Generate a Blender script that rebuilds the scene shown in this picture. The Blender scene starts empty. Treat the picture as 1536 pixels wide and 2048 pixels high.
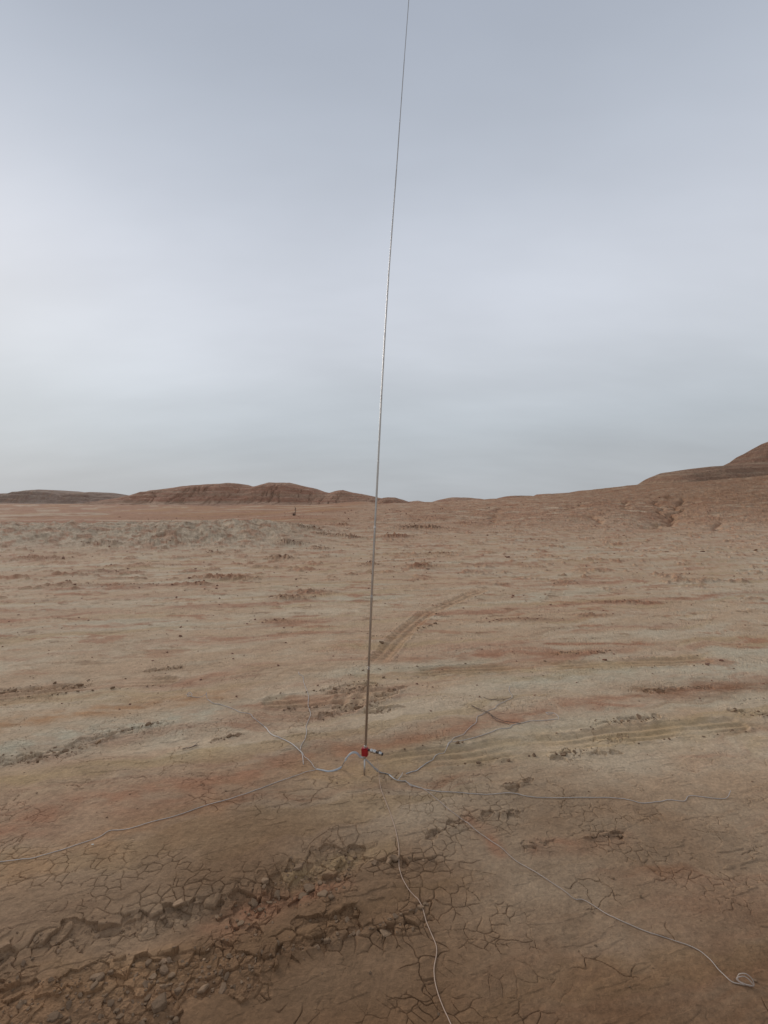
import bpy, math, random
import numpy as np
from mathutils import Vector

R = math.radians
rng = np.random.default_rng(7)
random.seed(7)
scene = bpy.context.scene
col = scene.collection

# ------------------------------------------------------------------ camera
CAM_H = 1.5
F_PX = 1000.0            # focal length in photo pixels (photo 1536 x 2048)
HZ = 1008.0              # photo row of the true horizon
cam_d = bpy.data.cameras.new('camera')
cam_d.sensor_fit = 'VERTICAL'
cam_d.sensor_height = 36.0
cam_d.lens = 36.0 * F_PX / 2048.0
cam_d.shift_y = -(1024.0 - HZ) / 2048.0
cam_d.clip_start = 0.02
cam_d.clip_end = 5000
cam = bpy.data.objects.new('camera', cam_d)
cam.location = (0, 0, CAM_H)
cam.rotation_euler = (R(90), 0, 0)
col.objects.link(cam)
scene.camera = cam

# ------------------------------------------------------------------ sky and sun
SUN_EL, SUN_AZ = 22.0, -42.0      # azimuth from +Y towards +X
world = bpy.data.worlds.new('World')
scene.world = world
world.use_nodes = True
nt = world.node_tree
nt.nodes.clear()
out = nt.nodes.new('ShaderNodeOutputWorld')
sky = nt.nodes.new('ShaderNodeTexSky')
sky.sky_type = 'NISHITA'
sky.sun_disc = False
sky.sun_elevation = R(SUN_EL)
sky.sun_rotation = R(SUN_AZ)
sky.dust_density = 3.0
bg1 = nt.nodes.new('ShaderNodeBackground')
bg1.inputs[1].default_value = 0.07
nt.links.new(sky.outputs[0], bg1.inputs[0])
tc = nt.nodes.new('ShaderNodeTexCoord')
sep = nt.nodes.new('ShaderNodeSeparateXYZ')
nt.links.new(tc.outputs['Generated'], sep.inputs[0])


def srgb(r, g, b):
    def f(c):
        c /= 255.0
        return c / 12.92 if c <= 0.04045 else ((c + 0.055) / 1.055) ** 2.4
    return (f(r), f(g), f(b), 1.0)


def wmath(op, a, b=None, c=None):
    n = nt.nodes.new('ShaderNodeMath')
    n.operation = op
    for i, v in enumerate((a, b, c)):
        if v is None:
            continue
        if isinstance(v, (int, float)):
            n.inputs[i].default_value = v
        else:
            nt.links.new(v, n.inputs[i])
    return n.outputs[0]


def wnoise(vec, scale, detail, rough):
    n = nt.nodes.new('ShaderNodeTexNoise')
    n.inputs['Scale'].default_value = scale
    n.inputs['Detail'].default_value = detail
    n.inputs['Roughness'].default_value = rough
    nt.links.new(vec, n.inputs['Vector'])
    return n.outputs['Fac']


# cloud deck seen in perspective: direction projected on a plane overhead
zz = wmath('MAXIMUM', sep.outputs['Z'], 0.0)
den = wmath('ADD', zz, 0.27)
comb = nt.nodes.new('ShaderNodeCombineXYZ')
nt.links.new(wmath('DIVIDE', sep.outputs['X'], den), comb.inputs[0])
nt.links.new(wmath('DIVIDE', sep.outputs['Y'], den), comb.inputs[1])
comb.inputs[2].default_value = 4.3
mp = nt.nodes.new('ShaderNodeMapping')
mp.inputs['Scale'].default_value = (0.5, 1.0, 1.0)
mp.inputs['Rotation'].default_value = (0, 0, R(24))
nt.links.new(comb.outputs[0], mp.inputs[0])
n1 = wnoise(mp.outputs[0], 0.55, 3.0, 0.5)
n2 = wnoise(mp.outputs[0], 1.7, 4.0, 0.55)
# the elevation of the brightness bands wanders with the cloud noise
el = wmath('ADD', sep.outputs['Z'], wmath('MULTIPLY', wmath('SUBTRACT', n1, 0.5), 0.20))
ramp = nt.nodes.new('ShaderNodeValToRGB')
cr = ramp.color_ramp
cr.interpolation = 'B_SPLINE'
stops = [(0.0, (178, 182, 186)), (0.07, (181, 186, 191)), (0.155, (186, 194, 201)),
         (0.26, (203, 209, 217)), (0.38, (208, 213, 223)), (0.50, (194, 201, 213)),
         (0.62, (178, 186, 199)), (0.75, (163, 171, 186)), (1.0, (160, 168, 182))]
while len(cr.elements) < len(stops):
    cr.elements.new(0.5)
for e, (p, c) in zip(cr.elements, stops):
    e.position = p
    e.color = srgb(*c)
nt.links.new(el, ramp.inputs[0])
gain = wmath('ADD', wmath('MULTIPLY', wmath('SUBTRACT', n2, 0.5), 0.36), 0.985)
# the hidden sun brightens the cloud around it
sv = nt.nodes.new('ShaderNodeVectorMath')
sv.operation = 'DOT_PRODUCT'
nt.links.new(tc.outputs['Generated'], sv.inputs[0])
sv.inputs[1].default_value = (math.sin(R(SUN_AZ)) * math.cos(R(SUN_EL)), math.cos(R(SUN_AZ)) * math.cos(R(SUN_EL)), math.sin(R(SUN_EL)))
glow = wmath('POWER', wmath('MAXIMUM', sv.outputs['Value'], 0.0), 9.0)
gain = wmath('ADD', gain, wmath('MULTIPLY', glow, 0.15))
bg2 = nt.nodes.new('ShaderNodeBackground')
nt.links.new(ramp.outputs[0], bg2.inputs[0])
nt.links.new(gain, bg2.inputs[1])
mixs = nt.nodes.new('ShaderNodeMixShader')
mixs.inputs[0].default_value = 0.98
nt.links.new(bg1.outputs[0], mixs.inputs[1])
nt.links.new(bg2.outputs[0], mixs.inputs[2])
nt.links.new(mixs.outputs[0], out.inputs[0])

sun_d = bpy.data.lights.new('sun', 'SUN')
sun_d.energy = 1.4
sun_d.angle = R(22)
sun_d.color = (1.0, 0.95, 0.89)
sun = bpy.data.objects.new('sun', sun_d)
sdir = Vector((math.sin(R(SUN_AZ)) * math.cos(R(SUN_EL)), math.cos(R(SUN_AZ)) * math.cos(R(SUN_EL)), math.sin(R(SUN_EL))))
sun.rotation_euler = sdir.to_track_quat('Z', 'Y').to_euler()
col.objects.link(sun)

vs = scene.view_settings
vs.view_transform = 'Standard'
vs.look = 'None'
vs.exposure = 0.0
vs.gamma = 1.0
vs.use_curve_mapping = False
scene.render.engine = 'CYCLES'
scene.cycles.use_denoising = True
scene.cycles.max_bounces = 5
scene.cycles.diffuse_bounces = 3


# ------------------------------------------------------------------ numpy noise
_trng = np.random.default_rng(12345)
_PERM = _trng.permutation(4096).astype(np.int32)
_RND = _trng.random(4096).astype(np.float64)
_GX = np.cos(_RND * 6.2831853); _GY = np.sin(_RND * 6.2831853)


def hidx(ix, iy, seed):
    return _PERM[(_PERM[(ix + seed * 131) & 4095] + iy + seed * 17) & 4095]


def hash2(ix, iy, seed):
    return _RND[hidx(ix, iy, seed)]


def perlin(x, y, seed=0):
    x = np.asarray(x, float); y = np.asarray(y, float) + 0 * x
    ix = np.floor(x); iy = np.floor(y)
    fx = x - ix; fy = y - iy
    ix = ix.astype(np.int32); iy = iy.astype(np.int32)
    u = fx * fx * fx * (fx * (fx * 6 - 15) + 10)
    v = fy * fy * fy * (fy * (fy * 6 - 15) + 10)

    def g(dx, dy):
        h = hidx(ix + dx, iy + dy, seed)
        return _GX[h] * (fx - dx) + _GY[h] * (fy - dy)
    a = g(0, 0); a += (g(1, 0) - a) * u
    b = g(0, 1); b += (g(1, 1) - b) * u
    return (a + (b - a) * v) * 1.5


def fbm(x, y, octv=4, seed=0, gain=0.5):
    s = 0; a = 1.0; f = 1.0; t = 0
    for i in range(octv):
        s = s + a * perlin(x * f + 17.3 * i, y * f - 9.1 * i, seed + i * 31)
        t += a; a *= gain; f *= 2.03
    return s / t


def sstep(a, b, x):
    t = np.clip((x - a) / (b - a), 0, 1)
    return t * t * (3 - 2 * t)


def voronoi(x, y, size, seed, jit=0.9):
    """returns distance to the nearest cell edge (m), cell centre x, y and a cell random"""
    X = x / size; Y = y / size
    ix = np.floor(X).astype(np.int32); iy = np.floor(Y).astype(np.int32)
    bd = np.full(X.shape, 1e9); bx = np.zeros_like(X); by = np.zeros_like(X)
    bi = np.zeros_like(ix); bj = np.zeros_like(iy)
    for dj in (-1, 0, 1):
        for di in (-1, 0, 1):
            cx = ix + di + 0.5 + jit * (hash2(ix + di, iy + dj, seed) - 0.5)
            cy = iy + dj + 0.5 + jit * (hash2(ix + di, iy + dj, seed + 5) - 0.5)
            d = (cx - X) ** 2 + (cy - Y) ** 2
            m = d < bd
            bd = np.where(m, d, bd); bx = np.where(m, cx, bx); by = np.where(m, cy, by)
            bi = np.where(m, ix + di, bi); bj = np.where(m, iy + dj, bj)
    ed = np.full(X.shape, 1e9)
    for dj in (-2, -1, 0, 1, 2):
        for di in (-2, -1, 0, 1, 2):
            if abs(di) + abs(dj) == 4:
                continue
            i2 = bi + di; j2 = bj + dj
            if di == 0 and dj == 0:
                continue
            cx = i2 + 0.5 + jit * (hash2(i2, j2, seed) - 0.5)
            cy = j2 + 0.5 + jit * (hash2(i2, j2, seed + 5) - 0.5)
            ex = cx - bx; ey = cy - by
            L = np.sqrt(ex * ex + ey * ey) + 1e-9
            e = ((0.5 * (cx + bx) - X) * ex + (0.5 * (cy + by) - Y) * ey) / L
            ed = np.minimum(ed, e)
    return ed * size, bx * size, by * size, hash2(bi, bj, seed + 11), hash2(bi, bj, seed + 12), hash2(bi, bj, seed + 13)


# ------------------------------------------------------------------ measuring the place
def G(px, py, z=0.0):
    """ground point (height z) that the photograph shows at this pixel"""
    Y = (CAM_H - z) * F_PX / (py - HZ)
    return np.array([(px - 768.0) / F_PX * Y, Y])


def P(px, py, Y):
    return Vector(((px - 768.0) / F_PX * Y, Y, CAM_H + (HZ - py) / F_PX * Y))


def line(*pts):
    return np.array([G(*p) for p in pts])


def pdist(x, y, pl):
    """distance to a polyline"""
    best = np.full(x.shape, 1e9)
    for a, b in zip(pl[:-1], pl[1:]):
        dx, dy = b - a
        t = np.clip(((x - a[0]) * dx + (y - a[1]) * dy) / (dx * dx + dy * dy + 1e-12), 0, 1)
        best = np.minimum(best, np.hypot(x - a[0] - t * dx, y - a[1] - t * dy))
    return best


def pdist_t(x, y, pl):
    """distance to, signed side of and length along a polyline"""
    best = np.full(x.shape, 1e9); sd = np.zeros_like(x); al = np.zeros_like(x); acc = 0.0
    for a, b in zip(pl[:-1], pl[1:]):
        dx, dy = b - a
        L = math.hypot(dx, dy)
        t = np.clip(((x - a[0]) * dx + (y - a[1]) * dy) / (L * L + 1e-12), 0, 1)
        qx = x - a[0] - t * dx; qy = y - a[1] - t * dy
        d = np.hypot(qx, qy)
        m = d < best
        best = np.where(m, d, best)
        sd = np.where(m, (dx * (y - a[1]) - dy * (x - a[0])) / L, sd)
        al = np.where(m, acc + t * L, al)
        acc += L
    return best, sd, al


def inpoly(x, y, pg):
    c = np.zeros(x.shape, bool)
    n = len(pg)
    for i in range(n):
        x0, y0 = pg[i]; x1, y1 = pg[(i + 1) % n]
        m = (y0 > y) != (y1 > y)
        c ^= m & (x < (x1 - x0) * (y - y0) / (y1 - y0 + 1e-12) + x0)
    return c


# strips where the dried crust has broken away: (centre line, half width in metres)
BROKEN = [
    (line((-120, 1935), (60, 1893), (200, 1865), (300, 1838), (420, 1803), (520, 1790)), 0.040),
    (line((290, 1925), (400, 1908), (440, 1903)), 0.035),
    (line((520, 1915), (560, 1903), (640, 1888), (760, 1866), (820, 1845)), 0.020),
    (line((640, 1850), (690, 1835)), 0.045),
    (line((640, 1760), (690, 1742), (705, 1700)), 0.030),
    (line((-60, 1534), (40, 1517), (100, 1510), (150, 1493), (230, 1467)), 0.045),
    (line((240, 1463), (320, 1448)), 0.020),
    (line((640, 1430), (690, 1417), (735, 1410)), 0.035),
    (line((738, 1420), (792, 1413)), 0.030),
    (line((668, 1382), (735, 1374)), 0.075),
    (line((755, 1400), (792, 1380)), 0.045),
    (line((1190, 1447), (1250, 1441), (1320, 1434)), 0.040),
    (line((1205, 1480), (1245, 1474)), 0.040),
    (line((1110, 1514), (1150, 1507), (1215, 1502)), 0.035),
    (line((1465, 1420), (1560, 1434)), 0.055),
    (line((1108, 1306), (1152, 1304)), 0.045),
    (line((1180, 1303), (1220, 1300)), 0.045),
    (line((868, 1664), (910, 1652), (940, 1634), (1030, 1622)), 0.022),
    (line((1008, 1572), (1055, 1566)), 0.022),
    (line((745, 1726), (800, 1717), (870, 1724)), 0.020),
    (line((1050, 1692), (1100, 1682)), 0.018),
    (line((738, 1274), (772, 1273)), 0.070),
    (line((838, 1257), (872, 1249)), 0.080),
    (line((755, 1852), (800, 1835), (870, 1800)), 0.010),
    (line((1170, 1675), (1240, 1668)), 0.020),
    (line((1290, 1380), (1420, 1372)), 0.030),
    (line((300, 1340), (360, 1334)), 0.05),
    (line((-20, 1383), (90, 1375), (180, 1368)), 0.03),
    (line((430, 1480), (480, 1466)), 0.02),
]
BROKEN = [(pl, hw * (1.0 if i < 6 or 7 <= i <= 10 else 0.25 if 17 <= i <= 24 else 0.55)) for i, (pl, hw) in enumerate(BROKEN)]
RUBBLE_POLY = np.array([G(*p) for p in ((-160, 2150), (-160, 1985), (0, 1962), (150, 1948), (300, 1920), (420, 1905),
                                        (522, 1905), (515, 1975), (440, 1985), (370, 2010), (335, 2150))])
RUBBLE2 = np.array([G(*p) for p in ((560, 1720), (640, 1690), (725, 1690), (700, 1750), (660, 1800), (560, 1840),
                                    (470, 1880), (400, 1890), (470, 1830))])
RUT = line((-200, 1965), (150, 1890), (400, 1838), (600, 1765), (720, 1690))
RUT2 = line((-200, 1555), (150, 1505), (420, 1470), (560, 1448), (760, 1418))
# tyre treads: centre line, half width, ribs or bars
TREADS = [
    (line((700, 1405), (738, 1345), (775, 1300), (808, 1265), (850, 1228), (900, 1205), (960, 1183)), 0.125, 'bars'),
    (line((640, 1545), (900, 1512), (1100, 1487), (1300, 1462), (1460, 1448)), 0.11, 'ribs'),
    (line((-100, 1400), (150, 1372), (330, 1360)), 0.12, 'ribs'),
    (line((560, 1405), (700, 1392), (760, 1388)), 0.13, 'ribs'),
    (line((700, 1356), (900, 1340), (1150, 1330), (1400, 1318)), 0.12, 'ribs'),
    (line((1105, 1215), (1110, 1190), (1122, 1165), (1160, 1147), (1230, 1137), (1300, 1131), (1420, 1126)), 0.11, 'faint'),
]
# soil of another colour laid in streaks: line, half width, colour key, weight
STREAKS = [
    (line((-100, 1690), (180, 1612), (380, 1572), (560, 1533), (700, 1505)), 0.20, 'red', 0.62),
    (line((700, 1505), (860, 1470), (1000, 1440), (1100, 1420), (1250, 1390), (1450, 1368)), 0.09, 'red', 0.6),
    (line((-100, 1462), (200, 1422), (420, 1396)), 0.16, 'orange', 0.75),
    (line((545, 1246), (645, 1243)), 0.11, 'red', 0.7),
    (line((1105, 1288), (1295, 1286)), 0.06, 'red', 0.95),
    (line((930, 1628), (965, 1660), (1010, 1700)), 0.035, 'red', 0.6),
    (line((1090, 1692), (1245, 1675)), 0.05, 'red', 0.5),
    (line((-50, 1760), (200, 1690), (420, 1622)), 0.12, 'orange', 0.35),
    (line((780, 1325), (1050, 1308), (1260, 1300)), 0.10, 'red', 0.5),
    (line((440, 1850), (560, 1800), (660, 1770)), 0.06, 'red', 0.6),
    (line((640, 1548), (900, 1510), (1100, 1485), (1460, 1450)), 0.18, 'ochre', 0.42),
    (line((1280, 1380), (1536, 1368)), 0.13, 'brown', 0.5),
    (line((740, 1358), (1000, 1340), (1250, 1330)), 0.16, 'ochre', 0.5),
    (line((-100, 1520), (150, 1470), (420, 1425)), 0.16, 'grey', 0.8),
    (line((-100, 1580), (200, 1540), (430, 1500)), 0.10, 'ochre', 0.4),
    (line((1000, 1370), (1250, 1345), (1536, 1330)), 0.16, 'grey', 0.6),
    (line((-100, 2010), (150, 1975), (420, 1945)), 0.10, 'orange', 0.4),
    (line((600, 1735), (700, 1700), (760, 1690)), 0.06, 'ochre', 0.5),
]
PAL = {
    'tan': (0.520, 0.355, 0.222), 'pale': (0.590, 0.465, 0.318), 'grey': (0.525, 0.445, 0.312),
    'red': (0.385, 0.182, 0.100), 'orange': (0.450, 0.240, 0.115), 'ochre': (0.445, 0.300, 0.150),
    'brown': (0.205, 0.110, 0.053), 'rose': (0.475, 0.292, 0.186),
}
PAL = {k: np.array(v) for k, v in PAL.items()}

# mounds of broken crust in the middle distance: pixel, length, depth, height
MOUNDS = [((460, 1158), 0.9, 0.3, 0.10), ((385, 1170), 0.45, 0.25, 0.07), ((580, 1195), 0.35, 0.2, 0.09), ((620, 1185), 0.5, 0.2, 0.05),
          ((110, 1172), 0.5, 0.25, 0.06), ((250, 1170), 0.9, 0.2, 0.05), ((215, 1143), 0.8, 0.3, 0.05),
          ((612, 1073), 0.9, 0.7, 0.24), ((660, 1078), 0.8, 0.6, 0.18), ((700, 1080), 0.7, 0.5, 0.20), ((580, 1093), 0.7, 0.5, 0.15),
          ((640, 1100), 0.5, 0.4, 0.14), ((560, 1115), 0.5, 0.4, 0.12), ((735, 1130), 0.4, 0.25, 0.08), ((850, 1135), 0.6, 0.3, 0.07),
          ((840, 1065), 1.6, 0.9, 0.28), ((790, 1078), 0.9, 0.5, 0.16), ((885, 1107), 0.7, 0.3, 0.10), ((680, 1062), 0.9, 0.6, 0.16),
          ((1250, 1205), 0.6, 0.2, 0.04), ((1180, 1233), 0.3, 0.1, 0.04), ((1040, 1240), 0.5, 0.12, 0.03), ((560, 1240), 0.4, 0.2, 0.03),
          ((90, 1118), 1.0, 0.5, 0.10), ((200, 1098), 0.9, 0.5, 0.14), ((330, 1095), 1.1, 0.5, 0.12), ((430, 1108), 0.6, 0.4, 0.09)]


# ------------------------------------------------------------------ height of the land
def macro_land(x, y):
    """plain, low bank on the left, long slope on the right"""
    yy = np.maximum(y, 0.1)
    z = 0.03 * fbm(x / 3.0, y / 3.0, 3, 3) * sstep(0.5, 6, np.hypot(x, y)) + 0.012 * fbm(x / 0.7, y / 0.7, 2, 8)
    # plain climbing very slowly to the far hills
    z = z + 1.25 * sstep(38, 150, y) + 0.55 * fbm(x / 16, y / 10, 5, 21) * sstep(26, 50, y) * (1 - 0.7 * sstep(-4, 4, x))
    # low eroded bank, left
    lf = 1 - sstep(-6.5, -1.0, x + 0.6 * perlin(x / 3, y / 3, 5))
    yb = y - 0.05 * x + 0.9 * perlin(x / 5.0, y / 20.0, 41)
    up = (0.35 * sstep(13.0, 20.0, yb) + 0.65 * sstep(16.5, 23.0, yb)) * (1 - 0.80 * sstep(23.4, 29, yb))
    gul = fbm((x + 0.45 * y) / 0.9, y / 4.5, 4, 52)
    gul2 = fbm(x / 0.42, y / 0.6, 4, 57, 0.62)
    z = z + lf * up * (0.62 + 0.20 * gul) + lf * sstep(14, 19, yb) * (1 - sstep(24.5, 26, yb)) * (0.13 * gul2)
    # soft swells over the flat
    z = z + 0.10 * fbm(x / 4.5, y / 3.2, 3, 65) * sstep(6, 14, y) * (1 - sstep(28, 40, y))
    # long slope, right: fitted to the skyline
    amp = np.interp(x, [-30, -14, -4, 2, 7, 14.4, 20.6, 26.8, 34, 47.6, 70], [0, 0.15, 1.05, 1.3, 1.45, 1.9, 2.3, 2.75, 3.8, 5.0, 6.0])
    ys = y + 2.0 * perlin(x / 9.0, y / 9.0, 61)
    s = 0.30 * sstep(14, 36, ys) + 0.70 * sstep(22, 64, ys)
    z = z + amp * s
    sl = sstep(19, 32, ys) * sstep(-8, 3, x)
    z = z + sl * (0.10 * fbm(x / 3.2, y / 2.2, 4, 71, 0.55) + 0.10 * fbm(x / 0.9, y / 0.5, 5, 73, 0.62) * (1 - 0.4 * sstep(48, 62, y)))
    z = z - 3.5 * sstep(70, 120, y) * sstep(-6, 8, x)
    return z


def march(px, py):
    """first point of the land on the sight line through this pixel"""
    Y = np.arange(8, 140, 0.1)
    X = (px - 768.0) / F_PX * Y
    hit = np.nonzero(CAM_H + (HZ - py) / F_PX * Y < macro_land(X, Y))[0]
    k = hit[0] if len(hit) else 500
    return np.array([X[k], Y[k]])


GULLIES = [([(1308, 998), (1318, 1010), (1332, 1030), (1338, 1042)], 0.35), ([(1366, 994), (1357, 1006), (1350, 1020), (1340, 1034), (1328, 1042), (1296, 1052)], 0.55),
           ([(1255, 1000), (1248, 1012)], 0.4), ([(1155, 1008), (1135, 1018)], 0.3), ([(1440, 1040), (1420, 1054)], 0.35),
           ([(1000, 1015), (985, 1030), (990, 1045)], 0.25), ([(1180, 1030), (1195, 1045)], 0.3)]
GULLIES = [(np.array([march(*p) for p in pl]), d) for pl, d in GULLIES]


def macro(x, y):
    z = macro_land(x, y)
    m = (y > 15) & (y < 75) & (x > 2)
    if m.any():
        xm = x[m] + 0.5 * perlin(x[m] / 1.5, y[m] / 1.5, 87); ym = y[m] + 0.8 * perlin(x[m] / 1.5, y[m] / 1.5, 88)
        for pl, d in GULLIES:
            q = pdist(xm, ym, pl)
            z[m] -= d * (0.55 * np.exp(-(q / 0.20) ** 2) + 0.30 * np.exp(-(q / 1.6) ** 2))
    return z


def mounds(x, y):
    z = np.zeros_like(x); m = np.zeros_like(x)
    for (px, py), L, D, H in MOUNDS:
        c = G(px, py)
        wx = x - c[0] + 0.25 * L * perlin(x * 2, y * 2, 91); wy = y - c[1] + 0.2 * D * perlin(x * 2, y * 2, 92)
        k = (wx / L) ** 2 + (wy / D) ** 2
        sel = np.exp(-k * 1.6)
        m = np.maximum(m, sel)
        z = z + H * sel
    return z, m


def xm_(a, m):
    return a[m]


def detail(x, y):
    """crust, cracks, ruts and treads of the near ground; also returns masks for the soil colours"""
    w1 = 0.012 * perlin(x / 0.05, y / 0.05, 101) + 0.03 * perlin(x / 0.21, y / 0.21, 102)
    w2 = 0.012 * perlin(x / 0.05, y / 0.05, 103) + 0.03 * perlin(x / 0.21, y / 0.21, 104)
    wx = x + w1; wy = y + w2
    ed, cx, cy, r1, r2, r3 = voronoi(wx, wy, 0.051, 3)
    ed2, _, _, q1, q2, q3 = voronoi(x + 1.8 * w1, y + 1.8 * w2, 0.125, 9)
    # broken strips judged at the centre of each crust plate, so edges follow the plates
    jx = cx + 0.03 * perlin(cx / 0.12, cy / 0.12, 110); jy = cy + 0.03 * perlin(cx / 0.12, cy / 0.12, 111)
    dmin = np.full(x.shape, 1e9); dcell = np.full(x.shape, 1e9)
    for pl, hw in BROKEN:
        lo = pl.min(0) - 0.5; hi = pl.max(0) + 0.5
        m = (x > lo[0]) & (x < hi[0]) & (y > lo[1]) & (y < hi[1])
        if not m.any():
            continue
        dcell[m] = np.minimum(dcell[m], pdist(jx[m], jy[m], pl) - hw * (0.75 + 0.5 * r2[m]) + 0.035 * (r1[m] - 0.45))
        dmin[m] = np.minimum(dmin[m], pdist(x[m], y[m], pl) - hw)
    rub = np.maximum(inpoly(cx, cy, RUBBLE_POLY) * (r3 < 0.86), inpoly(cx, cy, RUBBLE2) * (r3 < 0.5)).astype(float)
    rub_s = np.maximum(inpoly(x + 4 * w1, y + 4 * w2, RUBBLE_POLY), 0.7 * inpoly(x + 4 * w1, y + 4 * w2, RUBBLE2)).astype(float)
    gone = np.maximum((dcell < 0).astype(float), rub)
    near_edge = np.exp(-np.maximum(dmin, 0) / 0.032)
    # lifted, tilted plates next to the breaks
    lift = near_edge * (1 - gone)
    tilt = lift * ((r1 - 0.5) * (x - cx) + (r2 - 0.5) * (y - cy)) * 0.40
    z = -0.008 * gone + lift * (0.002 + 0.007 * r3) + tilt
    patchy = sstep(-0.10, 0.32, fbm(x / 0.62, y / 0.45, 3, 121))
    patchy2 = sstep(0.0, 0.35, fbm(x / 1.3, y / 0.9, 2, 123))
    keep = sstep(0.46, 0.66, 0.5 + 0.60 * fbm(x / 0.085, y / 0.085, 2, 131) + 0.32 * (patchy - 0.52) + 0.30 * near_edge)
    rr = np.hypot(x, y)
    fine = 0.00054 * np.clip(rr, 1.5, 6.0)                 # no finer than the mesh can carry
    wid = np.maximum((0.0009 + 0.0008 * patchy + 0.0028 * near_edge) * (0.6 + 0.8 * r1), fine * (0.75 + 0.5 * patchy))
    dep = 0.0043 * keep * (0.18 + 0.82 * patchy ** 2 + 0.9 * near_edge) * (1 - 0.85 * gone)
    fade = 1 - sstep(7.0, 12.0, rr)
    z = z - dep * np.clip(1 - ed / wid, 0, 1) ** 0.8 * fade
    z = z + 0.0010 * keep * (np.minimum(ed, 0.010) / 0.010) * (1 - gone) * fade
    keep2 = sstep(0.50, 0.66, 0.47 + 0.6 * fbm(x / 0.26, y / 0.26, 2, 137) + 0.1 * (patchy2 - 0.4))
    wid2 = np.maximum(0.0012 + 0.0022 * q1, fine)
    z = z - 0.0058 * keep2 * (1 - gone) * np.clip(1 - ed2 / wid2, 0, 1) ** 0.8 * fade
    # ruts
    z = z - 0.018 * np.exp(-(pdist(x, y, RUT) / 0.13) ** 2) - 0.020 * np.exp(-(pdist(x, y, RUT2) / 0.14) ** 2)
    # treads
    tr = np.zeros_like(x)
    for pl, hw, kind in TREADS:
        lo = pl.min(0) - hw * 2; hi = pl.max(0) + hw * 2
        m = (x > lo[0]) & (x < hi[0]) & (y > lo[1]) & (y < hi[1])
        if not m.any():
            continue
        xm = x[m]; ym = y[m]
        d, sd, al = pdist_t(xm + 0.015 * perlin(xm * 3, ym * 3, 141), ym + 0.015 * perlin(xm * 3, ym * 3, 142), pl)
        inside = 1 - sstep(hw * 0.85, hw * 1.05, d)
        patch = sstep(-0.35, 0.25, fbm(xm / 0.8, ym / 0.8, 2, 143) + 0.10)
        if kind == 'faint':
            g = np.full(xm.shape, 0.004)
            patch = 0.5 * patch
        elif kind == 'ribs':
            g = np.sin(sd / hw * 9.0 + 0.6 * perlin(xm * 2, ym * 2, 144)) * 0.006
        else:
            g = np.sin((al + 0.8 * np.abs(sd)) / 0.034 * 2) * 0.006 + np.cos(sd / hw * 8) * 0.007
        berm = 0.012 * np.exp(-((d - hw * 1.12) / (hw * 0.2)) ** 2) * (0.5 + 0.8 * perlin(xm / 0.06, ym / 0.06, 145))
        z[m] += patch * (inside * (g - 0.009) + berm)
        tr[m] = np.maximum(tr[m], inside * patch)
    # rubble floor and fine relief
    rub_any = np.maximum(rub_s, gone)
    b = np.abs(fbm(x / 0.045, y / 0.045, 4, 151, 0.6))
    z = z + rub_any * (0.010 * b - 0.002) + rub_s * 0.010 * fbm(x / 0.16, y / 0.16, 2, 153)
    zone = np.maximum(rub_any, 0.8 * near_edge)
    m = zone > 0.15
    if m.any():
        e3, c3x, c3y, s1, s2, s3 = voronoi(wx[m] + 0.3 * w2[m], wy[m] + 0.3 * w1[m], 0.034, 21)
        up3 = (s1 ** 3) * 0.010 + ((s2 - 0.5) * (xm_(x, m) - c3x) + (s3 - 0.5) * (xm_(y, m) - c3y)) * 0.22
        z[m] += zone[m] * rub_any[m] * up3 - zone[m] * 0.004 * sstep(-0.2, 0.3, fbm(x[m] / 0.15, y[m] / 0.15, 2, 159)) * np.clip(1 - e3 / 0.0028, 0, 1)
    z = z + 0.0030 * fbm(x / 0.06, y / 0.045, 4, 155, 0.6) + 0.004 * fbm(x / 0.3, y / 0.14, 3, 157) * (0.4 + patchy2)
    # thin flakes lying on the flat
    fl = fbm((x * 0.95 + y * 0.3) / 0.22, (y * 0.95 - x * 0.3) / 0.05, 3, 161)
    z = z + 0.0035 * sstep(0.27, 0.33, fl) * (1 - gone) * (0.4 + 0.6 * patchy2)
    return z, gone, rub_any, near_edge, tr, fl


def height(x, y):
    x = np.asarray(x, float); y = np.asarray(y, float)
    z = macro(x, y)
    mz, mm = mounds(x, y)
    mr = np.abs(fbm(x / 0.22, y / 0.22, 4, 95, 0.6))
    z = z + mz * (0.30 + 2.0 * mr)
    masks = dict(gone=np.zeros_like(x), rub=np.zeros_like(x), edge=np.zeros_like(x), tr=np.zeros_like(x), fl=np.zeros_like(x), mound=mm)
    rr = np.hypot(x, y)
    n = (rr < 14) & (y > 0.5 * np.abs(x)) & (rr > 0.9)
    if n.any():
        dz, gone, rub, edge, tr, fl = detail(x[n], y[n])
        f = 1 - sstep(11, 14, rr[n])
        z[n] += dz * f
        for k, v in (('gone', gone), ('rub', rub), ('edge', edge), ('tr', tr), ('fl', fl)):
            masks[k][n] = v * f
    # wind-laid streaks of loose crust farther out
    f = sstep(7, 12, rr) * (1 - sstep(40, 60, rr))
    st = fbm(x / 1.3, y / 0.45, 4, 171, 0.6)
    z = z + f * (0.05 * sstep(0.20, 0.34, st) * (0.5 + np.abs(fbm(x / 0.2, y / 0.2, 3, 173)) * 1.6))
    masks['st'] = f * sstep(0.18, 0.32, st)
    return z, masks


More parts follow.
